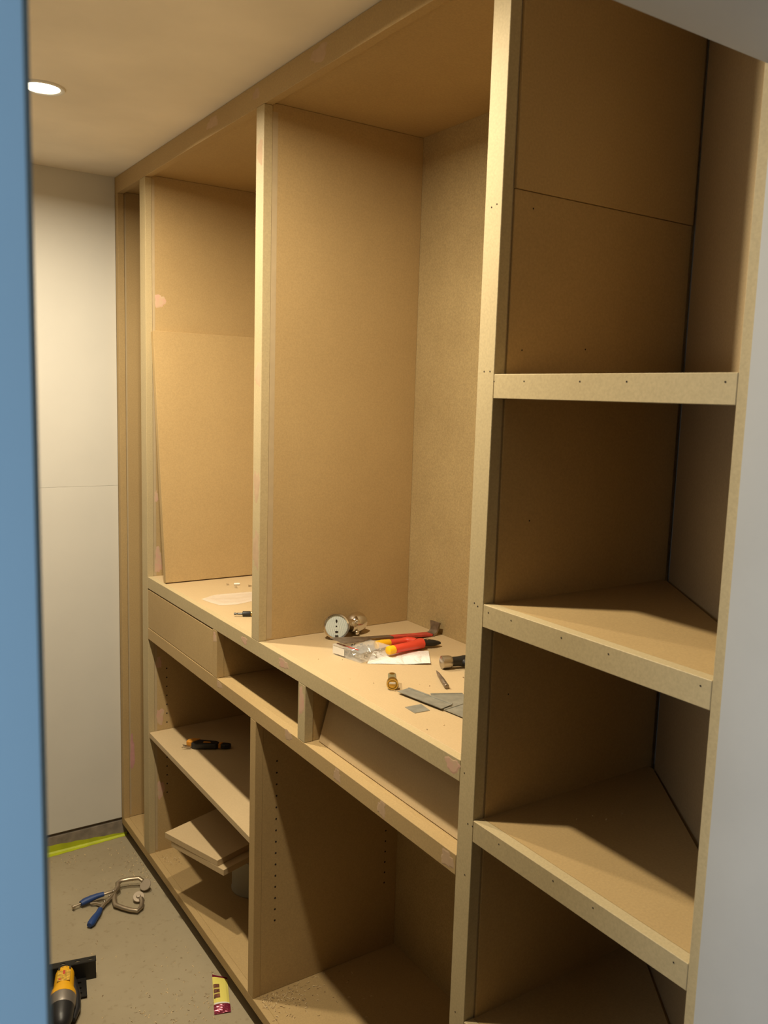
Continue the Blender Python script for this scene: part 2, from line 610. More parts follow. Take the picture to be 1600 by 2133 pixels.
def patch(parent, axis, at, u, v, ru, rv, mat='pink', seed=0, name='filler_patch'):
    """thin irregular smear of filler, 0.3 mm proud. axis 'y': lies on a plane y=at with u=x, v=z; axis 'x': plane x=at with u=y"""
    rnd = random.Random(seed)
    bm = bmesh.new()
    n = 26
    ring0, ring1 = [], []
    ph = rnd.random() * 9
    for k in range(n):
        a = 2 * math.pi * k / n
        w = 1 + 0.16 * math.sin(3 * a + ph) + 0.10 * math.sin(7 * a + 2 * ph) + rnd.uniform(-.05, .05)
        ca, sa = math.cos(a), math.sin(a)
        ca = math.copysign(abs(ca) ** 0.75, ca)
        sa = math.copysign(abs(sa) ** 0.75, sa)
        uu, vv = ru * w * ca, rv * w * sa
        for ring, k2, off in ((ring0, 1.0, 0.00002), (ring1, 0.8, 0.0003)):
            if axis == 'y':
                ring.append(bm.verts.new(W(u + uu * k2, at, v + vv * k2) + Vector((0, -off, 0))))
            else:
                ring.append(bm.verts.new(W(at, u + uu * k2, v + vv * k2) + Vector((-off, 0, 0))))
    for k in range(n):
        bm.faces.new((ring0[k], ring0[(k + 1) % n], ring1[(k + 1) % n], ring1[k]))
    bm.faces.new(ring1)
    o = link(name, bm, M[mat], parent)
    L = Vector(parent.location)
    if parent.parent:
        L = L + parent.parent.location
    o.location = -L
    return o


stiles = [c for c in wd.children if c.name.startswith('stile')]
rail_top = [c for c in wd.children if c.name.startswith('top_rail')][0]
mid_rail = [c for c in wd.children if c.name.startswith('mid_rail')][0]
dstile = [c for c in wd.children if c.name.startswith('divider_stile')]
patch(p1, 'y', 3.0595, 1.051, 0.315, 0.020, 0.022, seed=1)
patch(p1, 'y', 3.0595, 1.040, -0.628, 0.014, 0.050, seed=2)
patch(p1, 'y', 3.0595, 1.034, -0.389, 0.007, 0.022, seed=3)
patch(far_panel, 'y', 3.386, 1.037, -1.500, 0.010, 0.075, 'pinkdeep', seed=4)
patch(p1, 'y', 3.0595, 1.045, -1.232, 0.015, 0.030, seed=5)
patch(p1, 'y', 3.0595, 1.046, -1.526, 0.014, 0.034, seed=6)
patch(p1, 'y', 3.0595, 1.040, -1.020, 0.012, 0.022, seed=16)
patch(mid_rail, 'x', 1.0, 1.665, -0.899, 0.016, 0.016, 'pinkfaint', seed=7)
patch(mid_rail, 'x', 1.0, 1.471, -0.899, 0.016, 0.018, 'pinkfaint', seed=8)
patch(mid_rail, 'x', 1.0, 1.236, -0.900, 0.020, 0.016, 'pinkfaint', seed=9)
patch(mid_rail, 'x', 1.0, 1.92, -0.890, 0.020, 0.013, 'pinkfaint', seed=10)
patch(mid_rail, 'x', 1.0, 2.380, -0.893, 0.020, 0.010, 'pinkfaint', seed=17)
patch(dstile[0], 'x', 1.0, 2.418, -0.752, 0.012, 0.016, seed=11)
patch(dstile[1], 'x', 1.0, 1.850, -0.775, 0.013, 0.036, seed=12)
patch(rail_top, 'x', 1.0, 2.155, 0.770, 0.020, 0.013, 'pinkfaint', seed=13)
patch(rail_top, 'x', 1.0, 1.82, 0.770, 0.035, 0.018, 'pinkfaint', seed=14)
patch(rail_top, 'x', 1.0, 2.45, 0.768, 0.040, 0.014, 'pinkfaint', seed=15)
patch(stiles[2], 'x', 1.0, 2.128, 0.050, 0.018, 0.030, 'pinkfaint', seed=18)
patch(stiles[2], 'x', 1.0, 2.128, -0.250, 0.018, 0.040, 'pinkfaint', seed=19)
patch(stiles[2], 'x', 1.0, 2.128, -0.430, 0.018, 0.050, 'pinkfaint', seed=20)
patch(stiles[2], 'x', 1.0, 2.128, 0.620, 0.016, 0.030, 'pinkfaint', seed=21)
# smeared filler bands along the joint between stiles and side panels
for par, y, x0, x1, z0, z1 in ((p1, 3.0595, 1.0245, 1.034, -1.77, 0.73), (far_panel, 3.386, 1.0245, 1.032, -1.77, 0.73), (p2, 2.1065, 1.0245, 1.040, -0.68, 0.72)):
    o = slab('filler_band', (x0, x1), (y - 0.0003, y), (z0, z1), M['smear'], None, bev=0)
    o.parent = par
    o.location = o.location - par.location - wd.location

# nail holes in the near stile
def nails(parent, pts, axis='x'):
    bm = bmesh.new()
    for x, y, z in pts:
        p = W(x, y, z)
        d = Vector((-1, 0, 0)) if axis == 'x' else Vector((0, -1, 0))
        bm_cyl(bm, p + d * 0.0003, p - d * 0.0001, 0.0014, seg=8)
    o = link('nail_holes', bm, M['hole'], parent)
    L = Vector(parent.location) + (parent.parent.location if parent.parent else Vector())
    o.location = -L
    o['kind'] = 'stuff'


nails(near_stile, [(1, 1.190, 0.332), (1, 1.176, 0.335), (1, 1.190, 0.050), (1, 1.174, 0.050), (1, 1.188, -0.372), (1, 1.178, -0.376),
                   (1, 1.195, -0.705), (1, 1.178, -0.80), (1, 1.180, -0.905), (1, 1.19, -1.2)])

# ------------------------------------------------------------------ worktop
wk = thing('worktop', 'pale MDF worktop running across two bays above the drawer openings', 'worktop', W(1.25, 2.13, -0.7275))
slab('board', (1.0205, XB), (1.2085, 3.0575), (-0.712, -0.685), M['mdf_top'], wk)
lip = slab('front_lipping', (1.0, 1.020), (1.2085, 3.0575), (-0.728, -0.6848), M['mdf_sanded'], wk)
for a in ((1.954, -0.705, .028, .012, 30), (1.232, -0.703, .022, .014, 31), (2.2, -0.705, .02, .010, 32)):
    patch(lip, 'x', 1.0, a[0], a[1], a[2], a[3], seed=a[4])

# ------------------------------------------------------------------ corner shelving
cs = thing('corner_shelving', 'unpainted MDF corner shelving with wedge shaped shelves beside the doorway', 'shelving', W(1.2, 0.95, -FZ))
YP = 1.158
A0 = (1.497, 1.150)
A1 = (1.125, 0.652)
dv = Vector((A1[0] - A0[0], A1[1] - A0[1])).normalized()
nv = Vector((-dv.y, dv.x))
if nv.x < 0:
    nv = -nv
# side panel facing the shelves: upper sheet stands proud of the lower one
slab('side_panel', (1.027, XB), (YP - 0.0005, 1.183), (0.363, 0.79), M['mdf_corner'], cs)
slp = slab('side_panel', (1.027, XB), (YP + 0.002, 1.183), (-1.79, 0.3622), M['mdf_corner'], cs)
slab('stile_return', (1.0245, 1.0262), (1.164, 1.183), (-1.79, 0.735), M['mdf_edge'], cs)
nails(slp, [(1.07, YP + 0.002, 0.335), (1.06, YP + 0.002, 0.09), (1.22, YP + 0.002, 0.10), (1.10, YP + 0.002, -0.22), (1.07, YP + 0.002, -0.55)], 'y')
# angled back board
bm = bmesh.new()
a0 = Vector(A0) + nv * 0.004
a1 = Vector(A1) + nv * 0.004
poly = [a0, a1, a1 + nv * 0.02, a0 + nv * 0.02]
bm_prism(bm, [(S * p.x, S * p.y) for p in poly], S * (-1.79 + FZ), S * (0.79 + FZ))
o = link('angled_panel', bm, M['mdf_angled'], cs)
o.location = -cs.location
slab('stile', (1.0, 1.022), (0.6655, 0.682), (-FZ, ZC - 0.002), M['mdf_sanded'], cs)
for i, (zt, th) in enumerate(((0.045, 0.042), (-0.369, 0.042), (-0.787, 0.042), (-1.203, 0.042), (-1.62, 0.042))):
    bm = bmesh.new()
    g = Vector((1.497, YP + 0.0035)) - nv * 0.003
    # wedge: front edge, right side, angled board, side panel
    h = Vector(A1) - nv * 0.004
    poly = [(1.0225, YP + 0.003), (1.0225, 0.6655), (h.x, 0.6655), (1.492, 1.146), (1.492, YP + 0.003)]
    bm_prism(bm, [(S * p[0], S * p[1]) for p in poly], S * (zt - 0.020 + FZ), S * (zt + FZ))
    sh = link('shelf', bm, M['mdf'], cs)
    sh.location = -cs.location
    fr = slab('front_lipping', (1.0, 1.0222), (0.6825, 1.1625), (zt - th, zt + 0.0003), M['mdf_sanded'], None)
    fr.parent = sh
    fr.location = fr.location
    # nail holes
    bm = bmesh.new()
    rnd = random.Random(i)
    for y in (1.155, 1.08, 0.96, 0.87, 0.70):
        p = W(1, y + rnd.uniform(-.01, .01), zt - 0.012)
        bm_cyl(bm, p - Vector((.0003, 0, 0)), p, 0.0013, seg=8)
    nh = link('nail_holes', bm, M['hole'], sh)
    nh['kind'] = 'stuff'

# ------------------------------------------------------------------ far end floor edge
bb = struct(slab('baseboard_far', (XL, 1.07), (YF - 0.0005 - 0.010, YF - 0.0004), (-FZ, -1.800), M['rawbase'], bev=0))
bm = bmesh.new()
n = 30
row = []
for k in range(n + 1):
    x = 0.45 + (1.02 - 0.45) * k / n
    top = -1.833 + (x - 0.71) * -0.075 + 0.0016 * math.sin(k * 1.7)
    fy = YF - 0.038 + (x - 0.71) * 0.055 + 0.0015 * math.sin(k * 2.3 + 1)
    row.append([bm.verts.new(W(x, YF - 0.0112, top)), bm.verts.new(W(x, YF - 0.0114, -FZ + 0.006)), bm.verts.new(W(x, YF - 0.018, -FZ + 0.0012)), bm.verts.new(W(x, fy, -FZ + 0.0008))])
for k in range(n):
    for j in range(3):
        bm.faces.new((row[k][j], row[k + 1][j], row[k + 1][j + 1], row[k][j + 1]))
tp = link('masking_tape', bm, M['tape'], smooth=False)
tag(tp, 'lime yellow tape folded along the foot of the far wall onto the floor', 'tape')

# ------------------------------------------------------------------ loose boards
# big sheet leaning in the left bay
b = thing('leaning_board', 'large loose MDF sheet leaning upright on the worktop in the left bay', 'board', W(1.018, 2.934, -0.6845))
bm = bmesh.new()
h = S * 0.898
bm_box(bm, (S * 0.215, -S * 0.012, h / 2), (S * 0.43, S * 0.024, h), bevel=0.0008)
o = link('sheet', bm, M['mdf'], b)
tilt = math.asin(0.124 / 0.898)
b.rotation_euler = (-tilt, 0, 0)

# adjustable shelf in lower left bay
o = slab('adjustable_shelf', (1.003, XB - 0.004), (2.156, 3.0575), (-1.3075, -1.2875), M['mdf_top'], base=True)
tag(o, 'single MDF shelf set in the lower left bay on pegs', 'shelf')

# tipped drawer front in right-hand opening
b = thing('tipped_drawer_front', 'loose MDF drawer front tipped back inside the right drawer opening', 'drawer front', W(1.0335, 1.52, -0.878))
bm = bmesh.new()
bm_box(bm, (S * 0.011, 0, S * 0.0705), (S * 0.019, S * 0.598, S * 0.137), bevel=0.0008)
o = link('panel', bm, M['mdf_top'], b)
b.rotation_euler = (0, math.radians(15.5), 0)

# can, and two boards lying on it
can = thing('metal_can', 'grey metal can at the back of the lower bay under two boards', 'can', W(1.252, 2.655, -1.7785))
R, H = S * 0.080, S * 0.2165
bm = bmesh.new()
bm_lathe(bm, [(R * 0.96, 0.0), (R, 0.002), (R, 0.006), (R * 0.975, 0.009), (R * 0.975, H * 0.62), (R * 0.99, H * 0.64), (R * 0.975, H * 0.66), (R * 0.975, H - 0.009), (R, H - 0.006), (R, H - 0.001), (R * 0.97, H)], 48)
link('body', bm, M['can'], can, smooth=True)
bm = bmesh.new()
bm_lathe(bm, [(R * 0.5, H - 0.004), (R * 0.86, H - 0.004), (R * 0.9, H + 0.0004), (R * 0.93, H + 0.0004), (R * 0.93, H - 0.003)], 40)
link('lid', bm, M['steel'], can, smooth=True)
bm = bmesh.new()
pts = [(-R * 1.02 * math.cos(a), -R * 1.03 * math.sin(a) * 1.0, H * 0.72 - 0.03 * math.sin(a)) for a in [math.pi * k / 20 for k in range(21)]]
bm_tube(bm, pts, 0.0014, 8)
link('wire_handle', bm, M['steel'], can)


def loose_board(name, pts, zt, th, label, grp):
    bm = bmesh.new()
    c = W(sum(p[0] for p in pts) / 4, sum(p[1] for p in pts) / 4, zt - th)
    bm_prism(bm, [(S * p[0] - c.x, S * p[1] - c.y) for p in pts], 0, S * th)
    o = link(name, bm, M['mdf_top'], None, c, bev=0.0008)
    return tag(o, label, 'board', grp)


# corners: left, front right, then back ones
pl, pf = Vector((0.946, 2.724)), Vector((1.031, 2.463))
e = Vector((0.951, 0.309)) * 0.40
loose_board('loose_board', [pl, pf, pf + e, pl + e], -1.52, 0.0205, 'upper of two loose boards lying crosswise on the can in the lower bay', None)
pl, pf = Vector((0.958, 2.695)), Vector((1.040, 2.433))
e = Vector((0.955, 0.297)) * 0.41
loose_board('loose_board', [pl, pf, pf + e, pl + e], -1.5410, 0.0205, 'lower of two loose boards resting directly on the grey can', None)

# ------------------------------------------------------------------ things on the worktop
ZT = -0.685


def wt(x, y, dz=0.0):
    return W(x, y, ZT) + Vector((0, 0, dz + 0.0001))


camdir = (W(0, 0, 0) - W(1.2, 2.02, -0.65))


# two chrome fittings
t = thing('spotlight_fitting', 'chrome round light fitting standing on edge with a pale dotted face turned to the doorway', 'light fitting', wt(1.205, 2.030), group=None)
az = Vector((-0.42, -0.86, 0.12)).normalized()
R = S * 0.038
c0 = Vector((0, 0, R))
bm = bmesh.new()
bm_lathe(bm, [(R * 0.80, 0.003), (R * 0.84, 0.007), (R * 0.95, 0.008), (R, 0.004), (R, 0.0), (R * 0.93, -0.004), (R * 0.8, -0.014), (R * 0.72, -0.024), (R * 0.5, -0.030), (0.001, -0.031)], 48, c0, az)
link('rim', bm, M['chrome'], t, smooth=True)
bm = bmesh.new()
bm_lathe(bm, [(R * 0.82, 0.0025), (R * 0.82, 0.0045), (0.001, 0.0052)], 48, c0, az)
fc = link('face', bm, M['dotted'], t, smooth=True)
sx = az.cross(Vector((0, 0, 1))).normalized()
sz = sx.cross(az).normalized()
for u, v, a, bb_ in ((0, 0.42, .0022, .0044), (0, 0.0, .0019, .0019), (-.02, -0.45, .0042, .0024), (-.02, -0.78, .0048, .0018)):
    bm = bmesh.new()
    p = c0 + sx * u * R + sz * v * R * 0.92
    vs = bm_cyl(bm, (0, 0, 0), (0, 0, 0.0010), 1.0, seg=20)
    bmesh.ops.scale(bm, vec=(a, bb_, 1), verts=bm.verts)
    mt3 = Matrix((sx, sz, az)).transposed()
    bmesh.ops.rotate(bm, matrix=mt3, verts=bm.verts)
    bmesh.ops.translate(bm, vec=p + az * 0.0047, verts=bm.verts)
    link('slot', bm, M['hole'], fc)
t = thing('spotlight_fitting', 'chrome barrel-shaped fitting lying behind the round dotted face', 'light fitting', wt(1.278, 2.052))
az = Vector((0.80, 0.52, 0.05)).normalized()
R = S * 0.030
bm = bmesh.new()
bm_lathe(bm, [(0.001, -0.030), (R * 0.5, -0.030), (R * 0.62, -0.024), (R * 0.62, -0.012), (R * 0.85, -0.006), (R * 0.98, 0.004), (R, 0.014), (R * 0.96, 0.026), (R * 0.80, 0.030), (R * 0.7, 0.029), (0.001, 0.024)], 40, (0, 0, R), az)
link('body', bm, M['chrome'], t, smooth=True)
for q in ((-0.008, 0.6), (-0.008, -0.75)):
    bm = bmesh.new()
    s_ = az.cross(Vector((0, 0, 1))).normalized()
    p = Vector((0, 0, R)) + az * -0.016 + s_ * 0.6 * R + Vector((0, 0, q[1] * R * 0.8))
    bmesh.ops.create_uvsphere(bm, u_segments=16, v_segments=10, radius=0.0062)
    bmesh.ops.translate(bm, vec=p, verts=bm.verts)
    link('knuckle', bm, M['chrome'], t, smooth=True)

# clear organiser box
t = thing('clear_box', 'clear plastic box of small metal fixings with a white end label', 'box', wt(1.149, 1.806))
e1 = Vector((-0.024, 0.106, 0)).normalized()
e2 = Vector((0.106, 0.024, 0)).normalized()
L1, L2, HB = S * 0.109, S * 0.108, S * 0.026
mtb = Matrix((e2, e1, Vector((0, 0, 1)))).transposed()


def obb(bm, a, b_, c, sa, sb, sc, bevel=0.0):
    bm_box(bm, mtb @ Vector((a, b_, c)), (sa, sb, sc), rot=mtb, bevel=bevel)


bm = bmesh.new()
obb(bm, L2 / 2, L1 / 2, 0.0008, L2, L1, 0.0014)
for a in (0.0006, L2 - 0.0006):
    obb(bm, a, L1 / 2, HB / 2 + .0012, 0.0011, L1, HB - .0026)
for b_ in (0.0006, L1 * 0.5, L1 - 0.0006):
    obb(bm, L2 / 2, b_, HB / 2 + .0012, L2 - .003, 0.0011, HB - .0026)
link('tray', bm, M['clear'], t)
bm = bmesh.new()
obb(bm, L2 / 2, L1 / 2, HB + 0.0006, L2 + .001, L1 + .001, 0.0014, bevel=.0004)
link('lid', bm, M['clear'], t)
bm = bmesh.new()
obb(bm, -0.0003, L1 * 0.78, HB * 0.52, 0.0003, L1 * 0.40, HB * 0.72)
link('end_label', bm, M['white'], t)
bm = bmesh.new()
obb(bm, 0.012, L1 * 0.60, HB + 0.0015, 0.004, L1 * 0.75, 0.0003)
link('red_strip', bm, M['redpaint'], t)
fx = thing('small_fixings', 'assorted small metal fixings heaped inside the clear plastic box', 'fixings', wt(1.149, 1.806))
bm = bmesh.new()
rnd = random.Random(5)
for k in range(54):
    p = mtb @ Vector((rnd.uniform(0.006, L2 - 0.008), rnd.uniform(0.006, L1 - 0.008), rnd.uniform(0.0055, HB * 0.62)))
    d = Vector((rnd.uniform(-1, 1), rnd.uniform(-1, 1), rnd.uniform(-.4, .4))).normalized() * rnd.uniform(0.003, 0.0055)
    if k % 3:
        bm_cyl(bm, p - d, p + d, rnd.uniform(0.0014, 0.0026), seg=8)
    else:
        bm_lathe(bm, [(0.0018, -.001), (0.0036, -.001), (0.0036, .001), (0.0018, .001)], 10, p, d)
fo = link('fixings', bm, M['steel'], fx)
fo['kind'] = 'stuff'
fx['kind'] = 'stuff'

# pry bar: chisel end rests on the box lid, claw end on the worktop
t = thing('pry_bar', 'red and bare steel flat pry bar with one end lying on the clear box', 'pry bar', wt(1.465, 1.935))
P0 = Vector((0, 0, 0.004))
P1 = (W(1.176, 1.908, ZT) - W(1.465, 1.935, ZT)) + Vector((0, 0, HB + 0.0062))
ax = (P1 - P0).normalized()
sd = ax.cross(Vector((0, 0, 1))).normalized()
un = sd.cross(ax).normalized()


def strip(bm, secs):
    rings = []
    for p, hw, ht in secs:
        rings.append([bm.verts.new(p + sd * hw + un * ht), bm.verts.new(p - sd * hw + un * ht), bm.verts.new(p - sd * hw - un * ht), bm.verts.new(p + sd * hw - un * ht)])
    for i in range(len(rings) - 1):
        for k in range(4):
            bm.faces.new((rings[i][k], rings[i][(k + 1) % 4], rings[i + 1][(k + 1) % 4], rings[i + 1][k]))
    bm.faces.new(rings[0][::-1])
    bm.faces.new(rings[-1])


LL = (P1 - P0).length
bm = bmesh.new()
strip(bm, [(P0 + ax * LL * f, w, h_) for f, w, h_ in ((0.0, .0125, .003), (.10, .0120, .003), (.20, .0105, .003), (.50, .0100, .003))])
link('painted_shaft', bm, M['redpaint'], t, bev=.0008)
bm = bmesh.new()
strip(bm, [(P0 + ax * LL * f, w, h_) for f, w, h_ in ((.502, .0100, .003), (.80, .0110, .0028), (.90, .018, .0024), (1.06, .0265, .0012), (1.15, .0285, .0006))])
link('chisel_end', bm, M['oldsteel'], t, bev=.0005)
bm = bmesh.new()
secs = []
rings = []
for k in range(9):
    a = math.radians(5 + 80 * k / 8)
    p = P0 - ax * (0.016 * math.sin(a)) + un * (0.016 * (1 - math.cos(a)))
    n_ = (un * math.cos(a) + ax * math.sin(a))
    rings.append((p, n_, 0.0135))
for f in (0.006, 0.012, 0.018):
    p = rings[8][0] + un * f
    rings.append((p, ax, 0.0145 + f * 0.2))
vr = []
for p, n_, hw in rings:
    ht = 0.0028
    vr.append([bm.verts.new(p + sd * hw + n_ * ht), bm.verts.new(p - sd * hw + n_ * ht), bm.verts.new(p - sd * hw - n_ * ht), bm.verts.new(p + sd * hw - n_ * ht)])
for i in range(len(vr) - 1):
    for k in range(4):
        bm.faces.new((vr[i][k], vr[i][(k + 1) % 4], vr[i + 1][(k + 1) % 4], vr[i + 1][k]))
bm.faces.new(vr[0][::-1])
bm.faces.new(vr[-1])
link('claw', bm, M['oldsteel'], t, smooth=True)

# leaflet, gently wavy
pts = [Vector(p) for p in ((1.161, 1.796), (1.302, 1.711), (1.366, 1.806), (1.235, 1.880))]
c = wt(1.27, 1.80)
bm = bmesh.new()
n1, n2 = 26, 14
g = []
for i in range(n1 + 1):
    rw = []
    for j in range(n2 + 1):
        u, v = i / n1, j / n2
        p = (pts[0] * (1 - u) + pts[1] * u) * (1 - v) + (pts[3] * (1 - u) + pts[2] * u) * v
        z = 0.0006 + 0.0022 * (0.5 + 0.5 * math.sin(u * 9 + v * 2)) * u + 0.004 * max(0, u - 0.75) * 2
        rw.append(bm.verts.new((S * p.x - c.x, S * p.y - c.y, z)))
    g.append(rw)
for i in range(n1):
    for j in range(n2):
        bm.faces.new((g[i][j], g[i + 1][j], g[i + 1][j + 1], g[i][j + 1]))
o = link('leaflet', bm, M['paper'], None, c, smooth=True)
tag(o, 'white printed leaflet lying under the red and yellow pliers', 'leaflet')
# curled clear plastic pieces on it
for k, (x, y, rz, ln, lab) in enumerate(((1.245, 1.775, 2.1, .058, 'curled clear plastic strip on the leaflet in front of the pliers, nearest the box'),
                                    (1.295, 1.762, 2.25, .055, 'curled clear plastic strip on the leaflet under the front plier handle'))):
    bm = bmesh.new()
    g = []
    for i in range(19):
        u = i / 18 - .5
        rw = []
        for j in range(9):
            a = math.pi * j / 8
            wd_ = 0.0085 * (1 - (2 * u) ** 4 * 0.8)
            rw.append(bm.verts.new((u * ln, wd_ * math.cos(a) + 0.008 * (2 * u) ** 2, 0.0045 + 0.0055 * math.sin(a) * (1 - (2 * u) ** 4))))
        g.append(rw)
    for i in range(18):
        for j in range(8):
            bm.faces.new((g[i][j], g[i + 1][j], g[i + 1][j + 1], g[i][j + 1]))
    o = link('plastic_strip', bm, M['film'], None, wt(x, y), (0, 0, -rz), smooth=True)
    tag(o, lab, 'plastic strip')

# pliers
t = thing('pliers', 'insulated pliers with red grips and yellow ends lying open on the leaflet', 'pliers', wt(1.345, 1.842, 0.0035))
c = W(1.345, 1.842, ZT)


def rel(x, y, z):
    v = W(x, y, ZT) - c
    return Vector((v.x, v.y, z))


RH = 0.0100
bm = bmesh.new()
bm_tube(bm, [rel(1.262, 1.822, .012), rel(1.268, 1.823, .012), rel(1.29, 1.826, .012), rel(1.32, 1.828, .012), rel(1.342, 1.832, .012), rel(1.358, 1.838, .011), rel(1.366, 1.838, .0105)], [.0115, .0118, .0120, .0124, .0138, .0152, .0150], 16, flat=.85)
h1 = link('handle', bm, M['redgrip'], t, smooth=True)
bm = bmesh.new()
bm_tube(bm, [rel(1.240, 1.820, .012), rel(1.2415, 1.820, .012), rel(1.245, 1.8205, .012), rel(1.2615, 1.822, .012)], [.0080, .0112, .0122, .0118], 16, flat=.85)
link('handle_end', bm, M['yellowgrip'], h1, smooth=True)
bm = bmesh.new()
bm_tube(bm, [rel(1.290, 1.884, .011), rel(1.310, 1.882, .011), rel(1.330, 1.880, .011), rel(1.343, 1.878, .012), rel(1.350, 1.866, .013), rel(1.356, 1.852, .013)], [.0092, .0086, .0084, .0095, .0098, .009], 14, flat=.9)
h2 = link('handle', bm, M['redgrip'], t, smooth=True)
bm = bmesh.new()
bm_tube(bm, [rel(1.240, 1.880, .0112), rel(1.243, 1.880, .0112), rel(1.265, 1.884, .0112), rel(1.2895, 1.884, .0112)], [.0080, .0112, .0112, .0095], 14, flat=.9)
link('handle_end', bm, M['yellowgrip'], h2, smooth=True)
bm = bmesh.new()
bm_tube(bm, [rel(1.364, 1.846, .010), rel(1.375, 1.845, .010), rel(1.390, 1.840, .009), rel(1.405, 1.835, .008), rel(1.418, 1.832, .007), rel(1.424, 1.829, .0065)], [.011, .0125, .0135, .0118, .008, .004], 14, flat=.62)
jw = link('jaws', bm, M['blackmetal'], t, smooth=True)
bm = bmesh.new()
bm_cyl(bm, rel(1.386, 1.842, .0165), rel(1.386, 1.842, .0185), .0045, seg=16)
link('pivot', bm, M['steel'], jw, smooth=True)

# brass-ended fitting
t = thing('brass_fitting', 'small brass-ended fitting with an amber window lying on the worktop', 'fitting', wt(1.118, 1.617))
ax2 = Vector((1.15 - 1.10, 1.67 - 1.592, 0)).normalized()
sd2 = ax2.cross(Vector((0, 0, 1))).normalized()
m3 = Matrix((sd2, ax2, Vector((0, 0, 1)))).transposed()
bm = bmesh.new()
bm_box(bm, m3 @ Vector((0, 0.014, 0.012)), (0.0175, 0.040, 0.0185), rot=m3, bevel=.0022)
link('body', bm, M['olive'], t)
bm = bmesh.new()
bm_lathe(bm, [(.0092, .0004), (.0095, .003), (.0122, .003), (.0126, 0.0), (.0126, -.009), (.0100, -.0105)], 36, m3 @ Vector((0, -0.017, 0.0128)), -ax2)
rg = link('ring', bm, M['brass'], t, smooth=True)
bm = bmesh.new()
bm_lathe(bm, [(.0093, .0002), (.0085, .0018), (.001, .0024)], 28, m3 @ Vector((0, -0.017, 0.0128)), -ax2)
wn = link('window', bm, M['amber'], t, smooth=True)
bm = bmesh.new()
bm_box(bm, m3 @ Vector((0, -0.0198, 0.0155)), (0.0135, 0.0012, 0.0042), rot=m3, bevel=.0004)
link('bubble_slot', bm, M['white'], wn)
bm = bmesh.new()
bm_lathe(bm, [(.0030, .0001), (.0058, .0001), (.0058, .0012), (.0030, .0012)], 24, m3 @ Vector((0, 0.026, 0.0212)))
link('top_collar', bm, M['brass'], t, smooth=True)

# nail punch
t = thing('nail_punch', 'dark steel nail punch lying between the hammer and the metal plates', 'punch', wt(1.25, 1.5965))
d = (W(1.275, 1.652, ZT) - W(1.2235, 1.541, ZT)).normalized()
Lp = 0.108
prof = [(.0045, -Lp / 2), (.0055, -Lp / 2 + .002), (.0055, -Lp / 2 + .012), (.0042, -Lp / 2 + .014), (.0052, -Lp / 2 + .018), (.0052, -.004), (.0044, .000), (.0044, .006), (.0036, Lp / 2 - .022), (.0008, Lp / 2)]
bm = bmesh.new()
bm_lathe(bm, prof, 12, (0, 0, .0056), d)
link('shank', bm, M['oldsteel'], t, smooth=True)

# hammer (handle runs out of sight behind the stile)
t = thing('claw_hammer', 'black claw hammer with a bright striking face half hidden behind the front stile', 'hammer', wt(1.372, 1.652))
c = W(1.372, 1.652, ZT)
hz = 0.0155
d = (W(1.37, 1.6535, ZT) - W(1.306, 1.672, ZT)).normalized()
q0 = rel(1.306, 1.672, hz)
bm = bmesh.new()
bm_lathe(bm, [(.0125, 0), (.0148, .0016), (.0152, .004), (.0150, .018), (.0138, .0235), (.0115, .026)], 32, q0, d)
link('striking_face', bm, M['steel'], t, smooth=True)
bm = bmesh.new()
bm_lathe(bm, [(.0112, .0255), (.0112, .040), (.0120, .048), (.0132, .054), (.0132, .078), (.0115, .082)], 28, q0, d)
hd = link('head', bm, M['blackmetal'], t, smooth=True)
perp = Vector((d.y, -d.x, 0))
if perp.y > 0:
    perp = -perp
for s_ in (-1, 1):
    bm = bmesh.new()
    pts, rr = [], []
    for k in range(10):
        f = k / 9
        pts.append(q0 + d * (.074 + .062 * f) + perp * (-.018 * f * f) + Vector((0, 0, s_ * (.0055 + .003 * f) - hz * .25 * f)))
        rr.append(.0085 * (1 - f) + .0022)
    bm_tube(bm, pts, rr, 10, flat=.6)
    link('claw', bm, M['blackmetal'], t, smooth=True)
bm = bmesh.new()
hp = q0 + d * .058
bm_tube(bm, [hp - perp * .004, hp + perp * .014 + d * .001, hp + perp * .030 + d * .003, hp + perp * .060 + d * .011, hp + perp * .12 + d * .035, hp + perp * .20 + d * .070, hp + perp * .27 + d * .10],
        [.0135, .0115, .0090, .0080, .0105, .0135, .0140], 16, flat=.75)
link('handle', bm, M['black'], t, smooth=True)


# galvanised plates
def plate(name, cor, z, th, label, hem=True, grp='galvanised metal plates'):
    c = W(sum(p[0] for p in cor) / 4, sum(p[1] for p in cor) / 4, ZT)
    P = [Vector((S * p[0] - c.x, S * p[1] - c.y, 0)) for p in cor]
    t = thing(name, label, 'metal plate', c + Vector((0, 0, z)), group=grp)
    bm = bmesh.new()
    bm_prism(bm, [(p.x, p.y) for p in P], 0, th)
    link('sheet', bm, M['galv'], t)
    if hem:
        # folded bead along the long edges, far one wider
        for a, b_, w in ((P[1], P[2], .0045), (P[0], P[3], .0022)):
            inn = ((P[0] + P[3]) / 2 - (P[1] + P[2]) / 2).normalized() * (1 if a is P[1] else -1)
            bm = bmesh.new()
            poly = [a, b_, b_ + inn * w, a + inn * w]
            bm_prism(bm, [(p.x, p.y) for p in poly], th + .0001, th + .0011)
            link('folded_hem', bm, M['galv'], t, bev=.0004)
    return t


